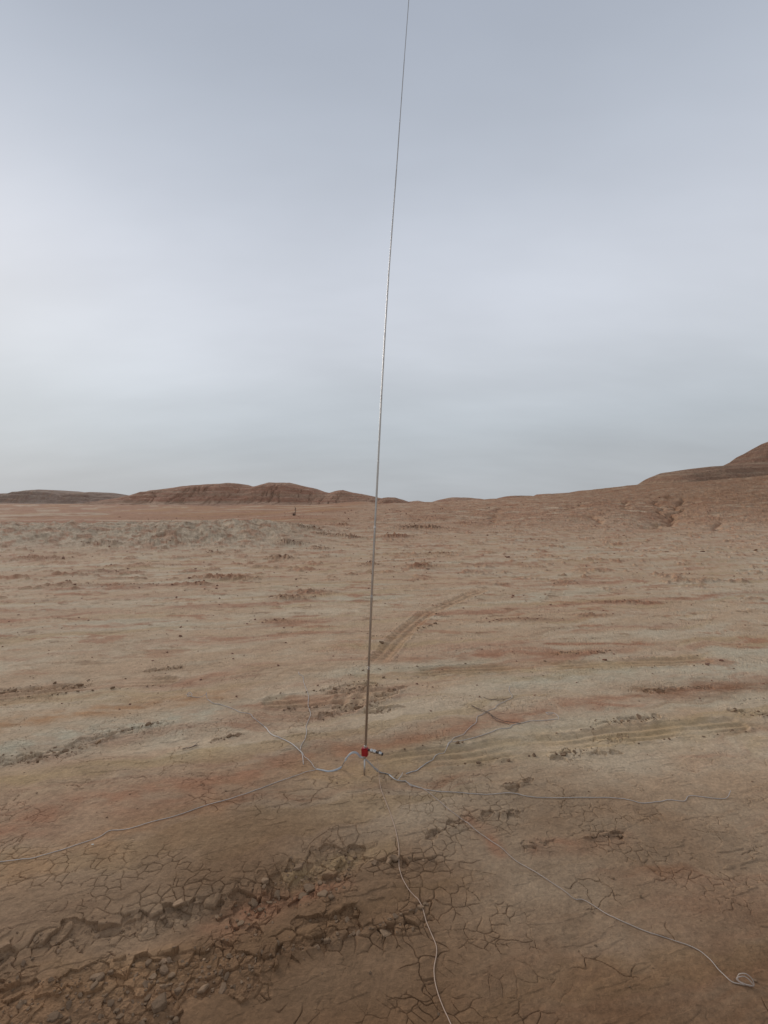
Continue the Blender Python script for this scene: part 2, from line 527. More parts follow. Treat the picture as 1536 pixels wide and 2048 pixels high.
def soil(x, y, z, mk):
    ca, sa = math.cos(R(17)), math.sin(R(17))
    u = x * ca + y * sa; v = -x * sa + y * ca
    rr = np.hypot(x, y)
    v = v + 0.30 * fbm(x / 1.1, y / 0.9, 4, 197, 0.6)
    u = u + 0.6 * fbm(x / 1.3, y / 1.3, 3, 199)
    a1 = fbm(u / 4.2, v / 0.50, 6, 201, 0.66)
    a2 = fbm(u / 5.5, v / 1.1, 6, 205, 0.66)
    a3 = fbm(x / 0.5, y / 0.4, 4, 209, 0.55)
    far1 = fbm(x / 9, y / 3.0, 5, 213, 0.55)
    N = x.shape[0]
    c = np.tile(PAL['tan'], (N, 1))

    def mix(key, w):
        w = np.clip(w, 0, 1)[:, None]
        c[:] = c * (1 - w) + PAL[key] * w
    mix('pale', sstep(-0.15, 0.35, a2 + 0.4 * a3) * 0.7)
    mix('grey', sstep(0.05, 0.4, fbm(u / 3.2, v / 0.7, 4, 221)) * 0.6)
    mix('rose', sstep(-0.02, 0.30, a1) * 0.70)
    mix('red', sstep(0.14, 0.42, a1 + 0.25 * a3) * 0.62)
    mix('ochre', sstep(0.12, 0.36, fbm(u / 3.4, v / 0.28, 5, 225)) * 0.45)
    mix('brown', sstep(0.16, 0.40, fbm(u / 2.4, v / 0.26, 6, 227, 0.68)) * 0.30)
    # near ground: browner clay in patches, with lens darkening towards the viewpoint painted in
    brown_vignette = (1 - sstep(1.2, 4.0, rr + 0.9 * fbm(x / 0.9, y / 0.7, 3, 231)))
    mix('brown', brown_vignette * 0.95)
    near = rr < 16
    xn = x[near]; yn = y[near]
    wx = xn + 0.10 * fbm(xn / 0.4, yn / 0.3, 3, 241); wy = yn + 0.07 * fbm(xn / 0.4, yn / 0.2, 3, 243)
    cn = c[near]
    for pl, hw, key, wt in STREAKS:
        lo = pl.min(0) - hw * 3; hi = pl.max(0) + hw * 3
        m = (wx > lo[0]) & (wx < hi[0]) & (wy > lo[1]) & (wy < hi[1])
        if not m.any():
            continue
        d = pdist(wx[m], wy[m], pl) / hw
        brk = 0.45 + 0.75 * sstep(-0.3, 0.3, fbm(xn[m] / 0.22, yn[m] / 0.12, 3, 251))
        w = np.clip(wt * np.exp(-d ** 2) * brk, 0, 1)[:, None]
        cn[m] = cn[m] * (1 - w) + PAL[key] * w
    c[near] = cn
    mix('brown', mk['rub'] * 0.08)
    mix('red', mk['tr'] * sstep(4.2, 5.0, rr) * 0.28)
    mix('ochre', mk['tr'] * 0.20)
    mix('red', mk['st'] * 0.55 + mk['mound'] * 0.62)
    mix('brown', mk['mound'] * 0.22)
    # middle and far distance
    fr = sstep(12, 26, rr)
    mix('rose', fr * 0.25)
    lx = 1 - sstep(-6.5, -0.5, x)
    bank = lx * sstep(14, 18, y) * (1 - sstep(24.5, 26.5, y))
    mix('grey', bank * 0.75)
    mix('pale', bank * sstep(0.0, 0.4, fbm((x + 0.45 * y) / 1.6, y / 3.0, 4, 261)) * 0.7)
    mix('red', bank * sstep(0.02, 0.30, fbm((x + 0.45 * y) / 0.8, y / 1.1, 5, 263, 0.6)) * 0.75)
    mix('rose', bank * 0.25)
    mix('brown', bank * sstep(0.05, 0.30, fbm(x / 0.45, y / 0.5, 4, 264, 0.6)) * 0.5)
    plain = lx * sstep(25.5, 27.5, y)
    pn = fbm(x / 24, y / 4.5, 5, 265, 0.55)
    mix('red', plain * 0.78)
    mix('orange', plain * sstep(-0.05, 0.25, pn) * 0.85)
    mix('red', plain * sstep(0.10, 0.35, fbm(x / 18, y / 5, 4, 267, 0.6)) * 0.8)
    mix('brown', plain * 0.14)
    mix('pale', plain * sstep(0.15, 0.32, fbm(x / 26, y / 3.5, 4, 269)) * 0.55)
    slope = sstep(-7, 4, x) * sstep(17, 40, y + 5 * fbm(x / 6, y / 6, 3, 279))
    mix('red', slope * np.clip(0.35 + 0.7 * far1 + 0.9 * fbm(x / 1.6, y / 0.8, 5, 273, 0.62), 0, 1))
    mix('brown', slope * sstep(0.08, 0.40, fbm(x / 0.7, y / 0.5, 5, 275, 0.65)) * 0.8)
    mix('red', slope * 0.30)
    mix('brown', slope * (0.06 + 0.42 * sstep(6, 36, x)))
    mix('pale', slope * sstep(0.10, 0.45, fbm(x / 4, y / 1.3, 5, 277, 0.6)) * 0.7 * (1 - 0.6 * sstep(10, 38, x)))
    # thin dark-red scatter of crumbs over the flat
    cr_ = fbm(x / 0.9, y / 0.30, 5, 291, 0.62)
    mix('red', sstep(3.5, 7, rr) * (1 - sstep(30, 45, rr)) * sstep(0.16, 0.36, cr_) * 0.75)
    mix('brown', sstep(3.5, 7, rr) * (1 - sstep(30, 45, rr)) * sstep(0.22, 0.42, fbm(x / 0.5, y / 0.22, 5, 293, 0.65)) * 0.6)
    # fine speckle of the soil itself
    sp = 1 + 0.10 * fbm(x / 0.035, y / 0.03, 3, 281) * (1 - sstep(5, 12, rr)) + 0.10 * fbm(x / 0.8, y / 0.3, 4, 285)
    c *= sp[:, None]
    rough = np.clip(sstep(14, 20, y) * (0.35 + 0.65 * np.maximum(slope, bank)) + 0.5 * mk['mound'], 0, 1)
    return np.concatenate([c, rough[:, None]], 1)


# ------------------------------------------------------------------ materials
def soil_material(name, use_attr=True, base=None, bump=0.55, fine=60.0):
    m = bpy.data.materials.new(name)
    m.use_nodes = True
    t = m.node_tree
    b = t.nodes['Principled BSDF']
    b.inputs['Roughness'].default_value = 0.95
    b.inputs['Specular IOR Level'].default_value = 0.12
    geo = t.nodes.new('ShaderNodeNewGeometry')
    n = t.nodes.new('ShaderNodeTexNoise')
    n.inputs['Scale'].default_value = fine
    n.inputs['Detail'].default_value = 6
    n.inputs['Roughness'].default_value = 0.65
    t.links.new(geo.outputs['Position'], n.inputs['Vector'])
    mr = t.nodes.new('ShaderNodeMapRange')
    mr.inputs[1].default_value = 0.25; mr.inputs[2].default_value = 0.75
    mr.inputs[3].default_value = 0.80; mr.inputs[4].default_value = 1.20
    t.links.new(n.outputs['Fac'], mr.inputs[0])
    mx = t.nodes.new('ShaderNodeMix')
    mx.data_type = 'RGBA'; mx.blend_type = 'MULTIPLY'
    mx.inputs[0].default_value = 1.0
    if use_attr:
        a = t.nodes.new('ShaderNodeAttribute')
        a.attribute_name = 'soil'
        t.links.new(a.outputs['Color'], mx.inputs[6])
    else:
        oi = t.nodes.new('ShaderNodeObjectInfo')
        hs = t.nodes.new('ShaderNodeMix')
        hs.data_type = 'RGBA'
        t.links.new(oi.outputs['Random'], hs.inputs[0])
        hs.inputs[6].default_value = (*[v * 0.78 for v in base], 1)
        hs.inputs[7].default_value = (*[v * 1.25 for v in base], 1)
        t.links.new(hs.outputs[2], mx.inputs[6])
    t.links.new(mr.outputs[0], mx.inputs[7])
    t.links.new(mx.outputs[2], b.inputs['Base Color'])
    n2_ = t.nodes.new('ShaderNodeTexNoise')
    n2_.inputs['Scale'].default_value = fine * 0.16
    n2_.inputs['Detail'].default_value = 9
    n2_.inputs['Roughness'].default_value = 0.72
    t.links.new(geo.outputs['Position'], n2_.inputs['Vector'])
    mr2 = t.nodes.new('ShaderNodeMapRange')
    mr2.inputs[1].default_value = 0.30; mr2.inputs[2].default_value = 0.70
    mr2.inputs[3].default_value = 0.84; mr2.inputs[4].default_value = 1.14
    t.links.new(n2_.outputs['Fac'], mr2.inputs[0])
    mx2 = t.nodes.new('ShaderNodeMix')
    mx2.data_type = 'RGBA'; mx2.blend_type = 'MULTIPLY'
    mx2.inputs[0].default_value = 1.0
    t.links.new(mx.outputs[2], mx2.inputs[6])
    t.links.new(mr2.outputs[0], mx2.inputs[7])
    t.links.new(mx2.outputs[2], b.inputs['Base Color'])
    bp2 = t.nodes.new('ShaderNodeBump')
    bp2.inputs['Strength'].default_value = bump
    bp2.inputs['Distance'].default_value = 2.4 / fine
    t.links.new(n2_.outputs['Fac'], bp2.inputs['Height'])
    if use_attr and fine > 10:
        # coarse broken relief of the eroded slopes and banks
        n3_ = t.nodes.new('ShaderNodeTexNoise')
        n3_.inputs['Scale'].default_value = 1.5
        n3_.inputs['Detail'].default_value = 7
        n3_.inputs['Roughness'].default_value = 0.75
        t.links.new(geo.outputs['Position'], n3_.inputs['Vector'])
        bp3 = t.nodes.new('ShaderNodeBump')
        bp3.inputs['Distance'].default_value = 0.14
        t.links.new(a.outputs['Alpha'], bp3.inputs['Strength'])
        t.links.new(n3_.outputs['Fac'], bp3.inputs['Height'])
        t.links.new(bp3.outputs[0], bp2.inputs['Normal'])
        mr3 = t.nodes.new('ShaderNodeMapRange')
        mr3.inputs[1].default_value = 0.32; mr3.inputs[2].default_value = 0.66
        mr3.inputs[3].default_value = 0.74; mr3.inputs[4].default_value = 1.24
        t.links.new(n3_.outputs['Fac'], mr3.inputs[0])
        mx3 = t.nodes.new('ShaderNodeMix')
        mx3.data_type = 'RGBA'; mx3.blend_type = 'MULTIPLY'
        t.links.new(a.outputs['Alpha'], mx3.inputs[0])
        t.links.new(mx2.outputs[2], mx3.inputs[6])
        t.links.new(mr3.outputs[0], mx3.inputs[7])
        t.links.new(mx3.outputs[2], b.inputs['Base Color'])
    bp = t.nodes.new('ShaderNodeBump')
    t.links.new(bp2.outputs[0], bp.inputs['Normal'])
    bp.inputs['Strength'].default_value = bump
    bp.inputs['Distance'].default_value = 0.5 / fine
    t.links.new(n.outputs['Fac'], bp.inputs['Height'])
    t.links.new(bp.outputs[0], b.inputs['Normal'])
    return m


def plain_material(name, color, rough=0.5, metal=0.0, spec=0.5, var=0.0, scale=30.0):
    m = bpy.data.materials.new(name)
    m.use_nodes = True
    t = m.node_tree
    b = t.nodes['Principled BSDF']
    b.inputs['Roughness'].default_value = rough
    b.inputs['Metallic'].default_value = metal
    b.inputs['Specular IOR Level'].default_value = spec
    n = t.nodes.new('ShaderNodeTexNoise')
    n.inputs['Scale'].default_value = scale
    n.inputs['Detail'].default_value = 4
    tcn = t.nodes.new('ShaderNodeTexCoord')
    t.links.new(tcn.outputs['Object'], n.inputs['Vector'])
    r = t.nodes.new('ShaderNodeValToRGB')
    r.color_ramp.elements[0].position = 0.3
    r.color_ramp.elements[1].position = 0.7
    r.color_ramp.elements[0].color = (*[c * (1 - var) for c in color], 1)
    r.color_ramp.elements[1].color = (*[min(1, c * (1 + var)) for c in color], 1)
    t.links.new(n.outputs['Fac'], r.inputs[0])
    t.links.new(r.outputs[0], b.inputs['Base Color'])
    return m


M_soil = soil_material('dried_mud')
M_hill = soil_material('hill_clay', bump=0.95, fine=1.4)
M_steel = plain_material('brushed_steel', (0.46, 0.42, 0.38), 0.28, 1.0, 0.5, 0.10, 18)
M_ring = plain_material('polished_steel', (0.52, 0.50, 0.48), 0.30, 1.0, 0.5, 0.05, 18)
M_red = plain_material('red_plastic', (0.36, 0.012, 0.016), 0.38, 0.0, 0.5, 0.12, 60)
M_white = plain_material('white_insulation', (0.49, 0.435, 0.385), 0.55, 0.0, 0.5, 0.10, 12)
M_ribbon = plain_material('grey_ribbon_insulation', (0.42, 0.415, 0.40), 0.45, 0.0, 0.5, 0.12, 20)
M_cream = plain_material('cream_insulation', (0.49, 0.335, 0.235), 0.55, 0.0, 0.5, 0.10, 12)
M_nickel = plain_material('nickel', (0.58, 0.55, 0.51), 0.38, 1.0, 0.5, 0.06, 40)
M_dark = plain_material('dark_rubber', (0.06, 0.048, 0.04), 0.6, 0.0, 0.4, 0.2, 60)
M_dusty = plain_material('dusty_insulation', (0.47, 0.375, 0.305), 0.6, 0.0, 0.3, 0.2, 9)
M_twig = plain_material('dry_wood', (0.17, 0.125, 0.095), 0.85, 0.0, 0.2, 0.3, 40)
M_pebble = plain_material('pale_stone', (0.66, 0.60, 0.50), 0.8, 0.0, 0.3, 0.15, 40)


# ------------------------------------------------------------------ mesh helpers
def mesh_np(name, V, F, mat, smooth=True, cols=None):
    me = bpy.data.meshes.new(name)
    V = np.ascontiguousarray(V, np.float32); F = np.ascontiguousarray(F, np.int32)
    nf, k = F.shape
    me.vertices.add(len(V)); me.vertices.foreach_set('co', V.ravel())
    me.loops.add(nf * k); me.loops.foreach_set('vertex_index', F.ravel())
    me.polygons.add(nf)
    me.polygons.foreach_set('loop_start', np.arange(0, nf * k, k, dtype=np.int32))
    me.polygons.foreach_set('loop_total', np.full(nf, k, np.int32))
    me.polygons.foreach_set('use_smooth', np.full(nf, smooth, bool))
    me.update(calc_edges=True)
    if cols is not None:
        at = me.color_attributes.new('soil', 'FLOAT_COLOR', 'POINT')
        c4 = np.ones((len(V), 4), np.float32); c4[:, :cols.shape[1]] = cols
        at.data.foreach_set('color', c4.ravel())
    me.materials.append(mat)
    return me


def link(name, me, parent=None, loc=None):
    o = bpy.data.objects.new(name, me)
    col.objects.link(o)
    if loc is not None:
        o.location = loc
    if parent is not None:
        o.parent = parent
    return o


def empty(name, loc):
    o = bpy.data.objects.new(name, None)
    o.empty_display_size = 0.1
    o.location = loc
    col.objects.link(o)
    return o


def tag(o, label=None, cat=None, group=None, kind=None):
    if label: o['label'] = label
    if cat: o['category'] = cat
    if group: o['group'] = group
    if kind: o['kind'] = kind
    return o


def grid_faces(nr, nc, wrap=False):
    i = np.arange(nr - 1)[:, None]; j = np.arange(nc if wrap else nc - 1)[None, :]
    j2 = (j + 1) % nc
    return np.stack([i * nc + j, (i + 1) * nc + j, (i + 1) * nc + j2, i * nc + j2], -1).reshape(-1, 4)


# ------------------------------------------------------------------ ground: one sheet, finer near the viewpoint
rs = list(np.linspace(0.02, 1.26, 22))
r = 1.28
while r < 70:
    rs.append(r)
    r += min((0.00062 if r < 3 else 0.0009 if r < 5 else 0.0016) * (r * r + CAM_H ** 2) / CAM_H, 0.015 * r)
while r < 1800:
    rs.append(r); r *= 1.05
rs = np.array(rs)
th_in = np.arange(R(-39.5), R(39.5), 0.00116)
th_out = []
a, st = R(39.5), 0.0012
while a < R(360 - 39.5) - 0.02:
    th_out.append(a)
    st = min(st * 1.10, 0.12) if a < R(180) else st
    a += st
th = np.concatenate([th_in, th_out])
TH, RR = np.meshgrid(th, rs)
gx = (RR * np.sin(TH)).ravel(); gy = (RR * np.cos(TH)).ravel()
from concurrent.futures import ThreadPoolExecutor


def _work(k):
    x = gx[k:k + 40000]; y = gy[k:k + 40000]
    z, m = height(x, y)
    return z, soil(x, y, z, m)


with ThreadPoolExecutor(4) as ex:
    res = list(ex.map(_work, range(0, len(gx), 40000)))
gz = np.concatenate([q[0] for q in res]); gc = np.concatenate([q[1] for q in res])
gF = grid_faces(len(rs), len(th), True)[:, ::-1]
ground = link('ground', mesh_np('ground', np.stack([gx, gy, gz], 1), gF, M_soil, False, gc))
tag(ground, 'cracked dry mud flat with reddish streaks and tyre marks', kind='structure')
print('ground verts', len(gx))


def zat(x, y):
    return float(height(np.array([x]), np.array([y]))[0][0])


def zsm(pts):
    """height a wire rests at: highest of a small neighbourhood"""
    pts = np.asarray(pts)
    best = np.full(len(pts), -1e9)
    for dx, dy in ((0, 0), (0.005, 0), (-0.005, 0), (0, 0.008), (0, -0.008)):
        best = np.maximum(best, height(pts[:, 0] + dx, pts[:, 1] + dy)[0])
    return best


# ------------------------------------------------------------------ hills
def hill(name, prof, Y, front, back, base_z, nx, ny, seed, red, grey, gully=1.0, bench=1.0, label=None):
    px = np.array([p[0] for p in prof], float)
    Xc = (px - 768) / F_PX * Y
    Zc = np.array([CAM_H + (HZ - p[1]) / F_PX * Y for p in prof])
    xs = np.linspace(Xc[0], Xc[-1], nx)
    ts = np.concatenate([np.linspace(0, 1, int(ny * 0.7)), np.linspace(1, 2, ny - int(ny * 0.7) + 1)[1:]])
    X, T = np.meshgrid(xs, ts)
    X = X.ravel(); T = T.ravel()
    crest = np.interp(X, Xc, Zc)
    crest = crest + 0.0022 * Y * 0.35 * fbm(X / (0.02 * Y), X * 0 + 3.1, 4, seed)
    wob = 0.25 * front * fbm(X / (0.10 * Y), X * 0, 3, seed + 4)
    y = np.where(T < 1, Y - front * (1 - T) + wob * (1 - T) * 1.0, Y + (T - 1) * back)
    g = np.clip(np.where(T < 1, T, 1.0), 0, 1)
    prof_s = 0.16 * sstep(0.0, 0.45, g) + 0.62 * sstep(0.25, 0.78, g) + 0.22 * sstep(0.6, 1.0, g)
    gl = np.abs(fbm((X + 0.05 * Y * g * perlin(X / (0.05 * Y), g * 2, seed + 8)) / (0.030 * Y), g * 0.8, 3, seed + 9))
    gl = np.exp(-(gl / 0.045) ** 2)
    H = (crest - base_z)
    z = base_z + H * prof_s
    z = z - gully * 0.10 * H * gl * np.clip(4 * prof_s * (1 - prof_s), 0, 1)
    z = z + 0.065 * H * fbm(X / (0.016 * Y), y / (0.016 * Y), 5, seed + 12, 0.6) * np.clip(4 * prof_s * (1 - prof_s), 0, 1)
    z = z + bench * 0.035 * H * np.sin(prof_s * 26 + 1.5 * perlin(X / (0.2 * Y), X * 0, seed + 14)) * np.clip(5 * prof_s * (1 - prof_s), 0, 1)
    z = np.where(T > 1, base_z - 1 + (z - base_z + 1) * (1 - sstep(0.25, 1, T - 1)) - 0.0, z)
    ends = sstep(Xc[0], Xc[0] + 0.015 * Y, X) * (1 - sstep(Xc[-1] - 0.015 * Y, Xc[-1], X))
    z = z - (1 - ends) * 0.004 * Y
    band = fbm((z + 0.3 * perlin(X / (0.1 * Y), y / 30, seed + 20)) / (0.10 * H.max()) * 1.6, X / (0.6 * Y), 4, seed + 21, 0.6)
    sp = fbm(X / (0.012 * Y), y / (0.02 * Y), 4, seed + 23)
    w = np.clip(0.45 + 1.9 * band + 0.45 * sp, 0, 1)[:, None]
    c = np.array(red) * (1 - w) + np.array(grey) * w
    w2 = np.clip(gl * 0.5 * (1 - sstep(0.9, 1.0, g)), 0, 1)[:, None]
    c = c * (1 - w2) + np.array(PAL['rose']) * 0.9 * w2
    F = grid_faces(len(ts), nx)[:, ::-1]
    o = link(name, mesh_np(name, np.stack([X, y, z], 1), F, M_hill, True, c))
    tag(o, label, kind='structure')
    return o


HR, HG = (0.42, 0.210, 0.130), (0.48, 0.310, 0.205)
hill('hill', [(-260, 985), (-120, 984), (0, 987), (40, 986), (52, 981), (80, 979), (110, 981), (140, 986), (165, 985), (185, 984), (205, 987), (210, 990), (232, 990), (262, 992), (300, 1000)],
     430, 60, 120, 0.6, 300, 50, 301, (0.285, 0.180, 0.130), (0.40, 0.295, 0.220), 0.6, 2.2, 'far grey brown mesas with banded cliffs on the left horizon')
hill('hill', [(215, 1001), (262, 994), (290, 987), (309, 980), (340, 977), (370, 972), (410, 969), (460, 966), (478, 967), (492, 972), (510, 973), (525, 969), (540, 965), (580, 965.5),
              (597, 970), (625, 976), (645, 983), (659, 986), (672, 982), (686, 980), (705, 985), (735, 990), (765, 997), (790, 1003)],
     150, 30, 40, 1.0, 460, 100, 311, HR, HG, 1.0, 1.2, 'broad reddish brown hill with gullied face left of the mast')
hill('hill', [(744, 1006), (756, 1002), (765, 996), (775, 994.5), (790, 995), (805, 999), (818, 1004), (830, 1008)],
     118, 10, 14, -0.3, 90, 50, 321, HR, HG, 0.5, 0.8, 'small rounded red knoll just right of the mast')
hill('hill', [(800, 1006), (828, 1002), (836, 1001), (850, 1004), (868, 1004), (885, 999), (905, 994.5), (930, 995), (955, 997), (980, 1000), (1010, 998), (1030, 995), (1060, 1000)],
     190, 30, 40, -1.5, 220, 50, 331, HR, HG, 0.5, 0.6, 'low rolling red rise on the skyline right of the mast')
hill('hill', [(980, 1006), (1010, 995), (1030, 991), (1060, 991.5), (1085, 993), (1090, 987.5), (1100, 987), (1112, 990), (1125, 986), (1150, 985), (1180, 980), (1200, 980), (1225, 979), (1260, 985)],
     96, 16, 20, -0.5, 200, 50, 341, HR, HG, 0.4, 0.6, 'low reddish hummocks along the crest of the right slope')
hill('hill', [(1306, 988), (1322, 971), (1328, 960), (1340, 950), (1360, 942), (1390, 937.5), (1420, 933), (1475, 930), (1500, 927), (1560, 920), (1700, 905)],
     66, 9, 16, 3.2, 200, 70, 351, (0.365, 0.205, 0.130), (0.44, 0.290, 0.190), 0.35, 0.8, 'smooth brown shoulder above the right hillside')
hill('hill', [(1462, 955), (1478, 936), (1490, 926), (1500, 921), (1512, 915), (1524, 905), (1536, 899), (1570, 880), (1650, 850), (1800, 830)],
     74, 12, 16, 3.5, 160, 70, 361, (0.315, 0.175, 0.112), (0.37, 0.240, 0.160), 0.8, 1.2, 'darker steep hill rising at the right edge')


# ------------------------------------------------------------------ loose crust, clods and stones
def slab_mesh(name, seed, thick, mat):
    rr = random.Random(seed)
    n = rr.randint(5, 7)
    an = sorted((i + rr.uniform(-0.3, 0.3)) / n * 2 * math.pi for i in range(n))
    rad = [rr.uniform(0.38, 0.55) for _ in an]
    V = []
    for zz_, sc in ((-thick, 0.82), (thick * 0.4, 1.0), (thick, 0.86)):
        for a_, q in zip(an, rad):
            V.append((math.cos(a_) * q * sc + rr.uniform(-.03, .03), math.sin(a_) * q * sc * 0.8 + rr.uniform(-.03, .03), zz_ + rr.uniform(-.12, .12) * thick))
    V.append((0, 0, thick * 1.15)); V.append((0, 0, -thick))
    F = []
    for k in range(2):
        for i in range(n):
            j = (i + 1) % n
            F.append((k * n + i, k * n + j, (k + 1) * n + j)); F.append((k * n + i, (k + 1) * n + j, (k + 1) * n + i))
    for i in range(n):
        j = (i + 1) % n
        F.append((2 * n + i, 2 * n + j, 3 * n)); F.append((j, i, 3 * n + 1))
    return np.array(V), np.array(F)


M_clod = soil_material('clod_mud', False, (0.29, 0.188, 0.114), 0.5, 70.0)
M_clod_red = soil_material('clod_red', False, (0.30, 0.165, 0.110), 0.5, 30.0)
protos = [slab_mesh('mud_clod', 900 + i, random.Random(i).uniform(0.06, 0.17), M_clod) for i in range(10)]
proto_me = [mesh_np('mud_clod', V, F, M_clod, False) for V, F in protos]
proto_red = [mesh_np('mud_clod', V, F, M_clod_red, False) for V, F in protos]

rc = random.Random(44)
spots = []
for pl, hw in BROKEN:
    if pl[:, 1].max() > 7:
        continue
    L = sum(np.hypot(*(b - a_)) for a_, b in zip(pl[:-1], pl[1:]))
    for _ in range(int(L / 0.050) + 1):
        k = rc.randrange(len(pl) - 1); t = rc.random()
        p = pl[k] * (1 - t) + pl[k + 1] * t
        s = rc.choice((0.014, 0.018, 0.025, 0.03, 0.05)) * rc.uniform(0.7, 1.2)
        spots.append((p[0] + rc.gauss(0, hw * 0.7), p[1] + rc.gauss(0, hw * 0.7), s, 0))
for pg, n in ((RUBBLE_POLY, 46), (RUBBLE2, 24)):
    lo = pg.min(0); hi = pg.max(0)
    while n:
        q = np.array([rc.uniform(lo[0], hi[0]), rc.uniform(lo[1], hi[1])])
        if inpoly(q[:1], q[1:], pg)[0]:
            spots.append((q[0], q[1], rc.choice((0.014, 0.02, 0.028, 0.045)) * rc.uniform(0.7, 1.2), 0)); n -= 1
# stones scattered farther out that still show singly
for px, py, s in ((975, 1078, .25), (1072, 1058, .22), (908, 1065, .15), (1165, 1062, .2), (1190, 1066, .22), (1247, 1078, .30), (1405, 1105, .25),
                  (1510, 1100, .3), (1333, 1104, .25), (965, 1115, .14), (1012, 1116, .2), (765, 1113, .10), (771, 1115, .12), (757, 1122, .08),
                  (722, 1115, .1), (775, 1072, .2), (240, 1042, .5), (570, 1042, .35), (500, 1040, .3), (1016, 1118, .2), (735, 1268, .05), (1190, 1236, .10)):
    q = G(px, py)
    spots.append((q[0], q[1], s * 0.6, 1))
spots = spots[:298]
ar = np.array([(s[0], s[1]) for s in spots])
sz = height(ar[:, 0], ar[:, 1])[0]
for (x, y, s, k), z in zip(spots, sz):
    i = rc.randrange(10)
    o = bpy.data.objects.new('stone' if k else 'mud_clod', proto_red[i] if k else proto_me[i])
    o.location = (x, y, z + s * 0.06)
    o.scale = (s, s * rc.uniform(0.7, 1.1), s * rc.uniform(0.8, 1.3))
    o.rotation_euler = (rc.gauss(0, 0.3), rc.gauss(0, 0.3), rc.uniform(0, 6.28))
    o.parent = ground
    col.objects.link(o)


def scatter(name, pts, sizes, mat, seed, red=False):
    r_ = random.Random(seed)
    pts = np.array(pts)
    zs = height(pts[:, 0], pts[:, 1])[0]
    VV, FF, off = [], [], 0
    for (x, y), z, s in zip(pts, zs, sizes):
        V, F = protos[r_.randrange(10)]
        a_ = r_.uniform(0, 6.28); b_ = r_.gauss(0, 0.35)
        Q = V * s * np.array([1, r_.uniform(.7, 1.1), r_.uniform(.9, 1.8)])
        ca, sa = math.cos(b_), math.sin(b_)
        Q = np.stack([Q[:, 0] * ca + Q[:, 2] * sa, Q[:, 1], -Q[:, 0] * sa + Q[:, 2] * ca], 1)
        ca, sa = math.cos(a_), math.sin(a_)
        Q = np.stack([Q[:, 0] * ca - Q[:, 1] * sa + x, Q[:, 0] * sa + Q[:, 1] * ca + y, Q[:, 2] + z + s * 0.08], 1)
        VV.append(Q); FF.append(F + off); off += len(V)
    o = link(name, mesh_np(name, np.concatenate(VV), np.concatenate(FF), mat, False), ground)
    tag(o, kind='stuff')
    return o


pts, szs = [], []
for pl, hw in BROKEN:
    L = sum(np.hypot(*(b - a_)) for a_, b in zip(pl[:-1], pl[1:]))
    for _ in range(int(L / 0.012)):
        k = rc.randrange(len(pl) - 1); t = rc.random()
        p = pl[k] * (1 - t) + pl[k + 1] * t
        pts.append((p[0] + rc.gauss(0, hw * 1.0), p[1] + rc.gauss(0, hw * 1.0))); szs.append(rc.lognormvariate(-4.65, 0.45))
for pg, n in ((RUBBLE_POLY, 520), (RUBBLE2, 120)):
    lo = pg.min(0); hi = pg.max(0)
    while n:
        q = np.array([rc.uniform(lo[0], hi[0]), rc.uniform(lo[1], hi[1])])
        if inpoly(q[:1], q[1:], pg)[0]:
            pts.append(tuple(q)); szs.append(rc.lognormvariate(-4.8, 0.6)); n -= 1
for pl, hw, kind in TREADS:
    for _ in range(50):
        k = rc.randrange(len(pl) - 1); t = rc.random()
        p = pl[k] * (1 - t) + pl[k + 1] * t
        sd = rc.choice((-1, 1)) * hw * rc.uniform(1.0, 1.3)
        d = pl[k + 1] - pl[k]; d = d / np.hypot(*d)
        pts.append((p[0] - d[1] * sd, p[1] + d[0] * sd)); szs.append(rc.lognormvariate(-4.3, 0.5))
for _ in range(500):
    r_ = rc.uniform(1.3, 9); a_ = rc.uniform(-0.75, 0.75)
    pts.append((r_ * math.sin(a_), r_ * math.cos(a_))); szs.append(rc.lognormvariate(-5.0, 0.4))
scatter('rubble', pts, szs, M_clod, 5)
pts, szs = [], []
for (px, py), L, D, H in MOUNDS:
    c = G(px, py)
    for _ in range(18):
        pts.append((c[0] + rc.gauss(0, L * 0.5), c[1] + rc.gauss(0, D * 0.5))); szs.append(rc.lognormvariate(-3.35, 0.45) * min(1.4, 0.35 + H * 5))
for _ in range(1300):
    y = rc.uniform(3.6, 16); x = rc.uniform(-0.85, 0.85) * y
    pts.append((x, y)); szs.append(rc.lognormvariate(-4.5, 0.5) * (0.7 + y / 12))
for _ in range(1400):
    x = rc.uniform(-20, 34); y = rc.uniform(9, 48)
    if abs(x) > y * 0.85:
        continue
    pts.append((x, y)); szs.append(rc.lognormvariate(-3.4, 0.55) * (0.4 + y / 32))
scatter('loose_stones', pts, szs, M_clod_red, 6)


# ------------------------------------------------------------------ tubes and ribbons
def catmull(pts, n=8):
    pts = [np.array(p, float) for p in pts]
    if len(pts) < 3:
        return pts
    q = [2 * pts[0] - pts[1]] + pts + [2 * pts[-1] - pts[-2]]
    o = []
    for i in range(1, len(q) - 2):
        for k in range(n):
            t = k / n
            o.append(0.5 * (2 * q[i] + (q[i + 1] - q[i - 1]) * t + (2 * q[i - 1] - 5 * q[i] + 4 * q[i + 1] - q[i + 2]) * t * t + (3 * q[i] - q[i - 1] - 3 * q[i + 1] + q[i + 2]) * t ** 3))
    o.append(pts[-1])
    return o


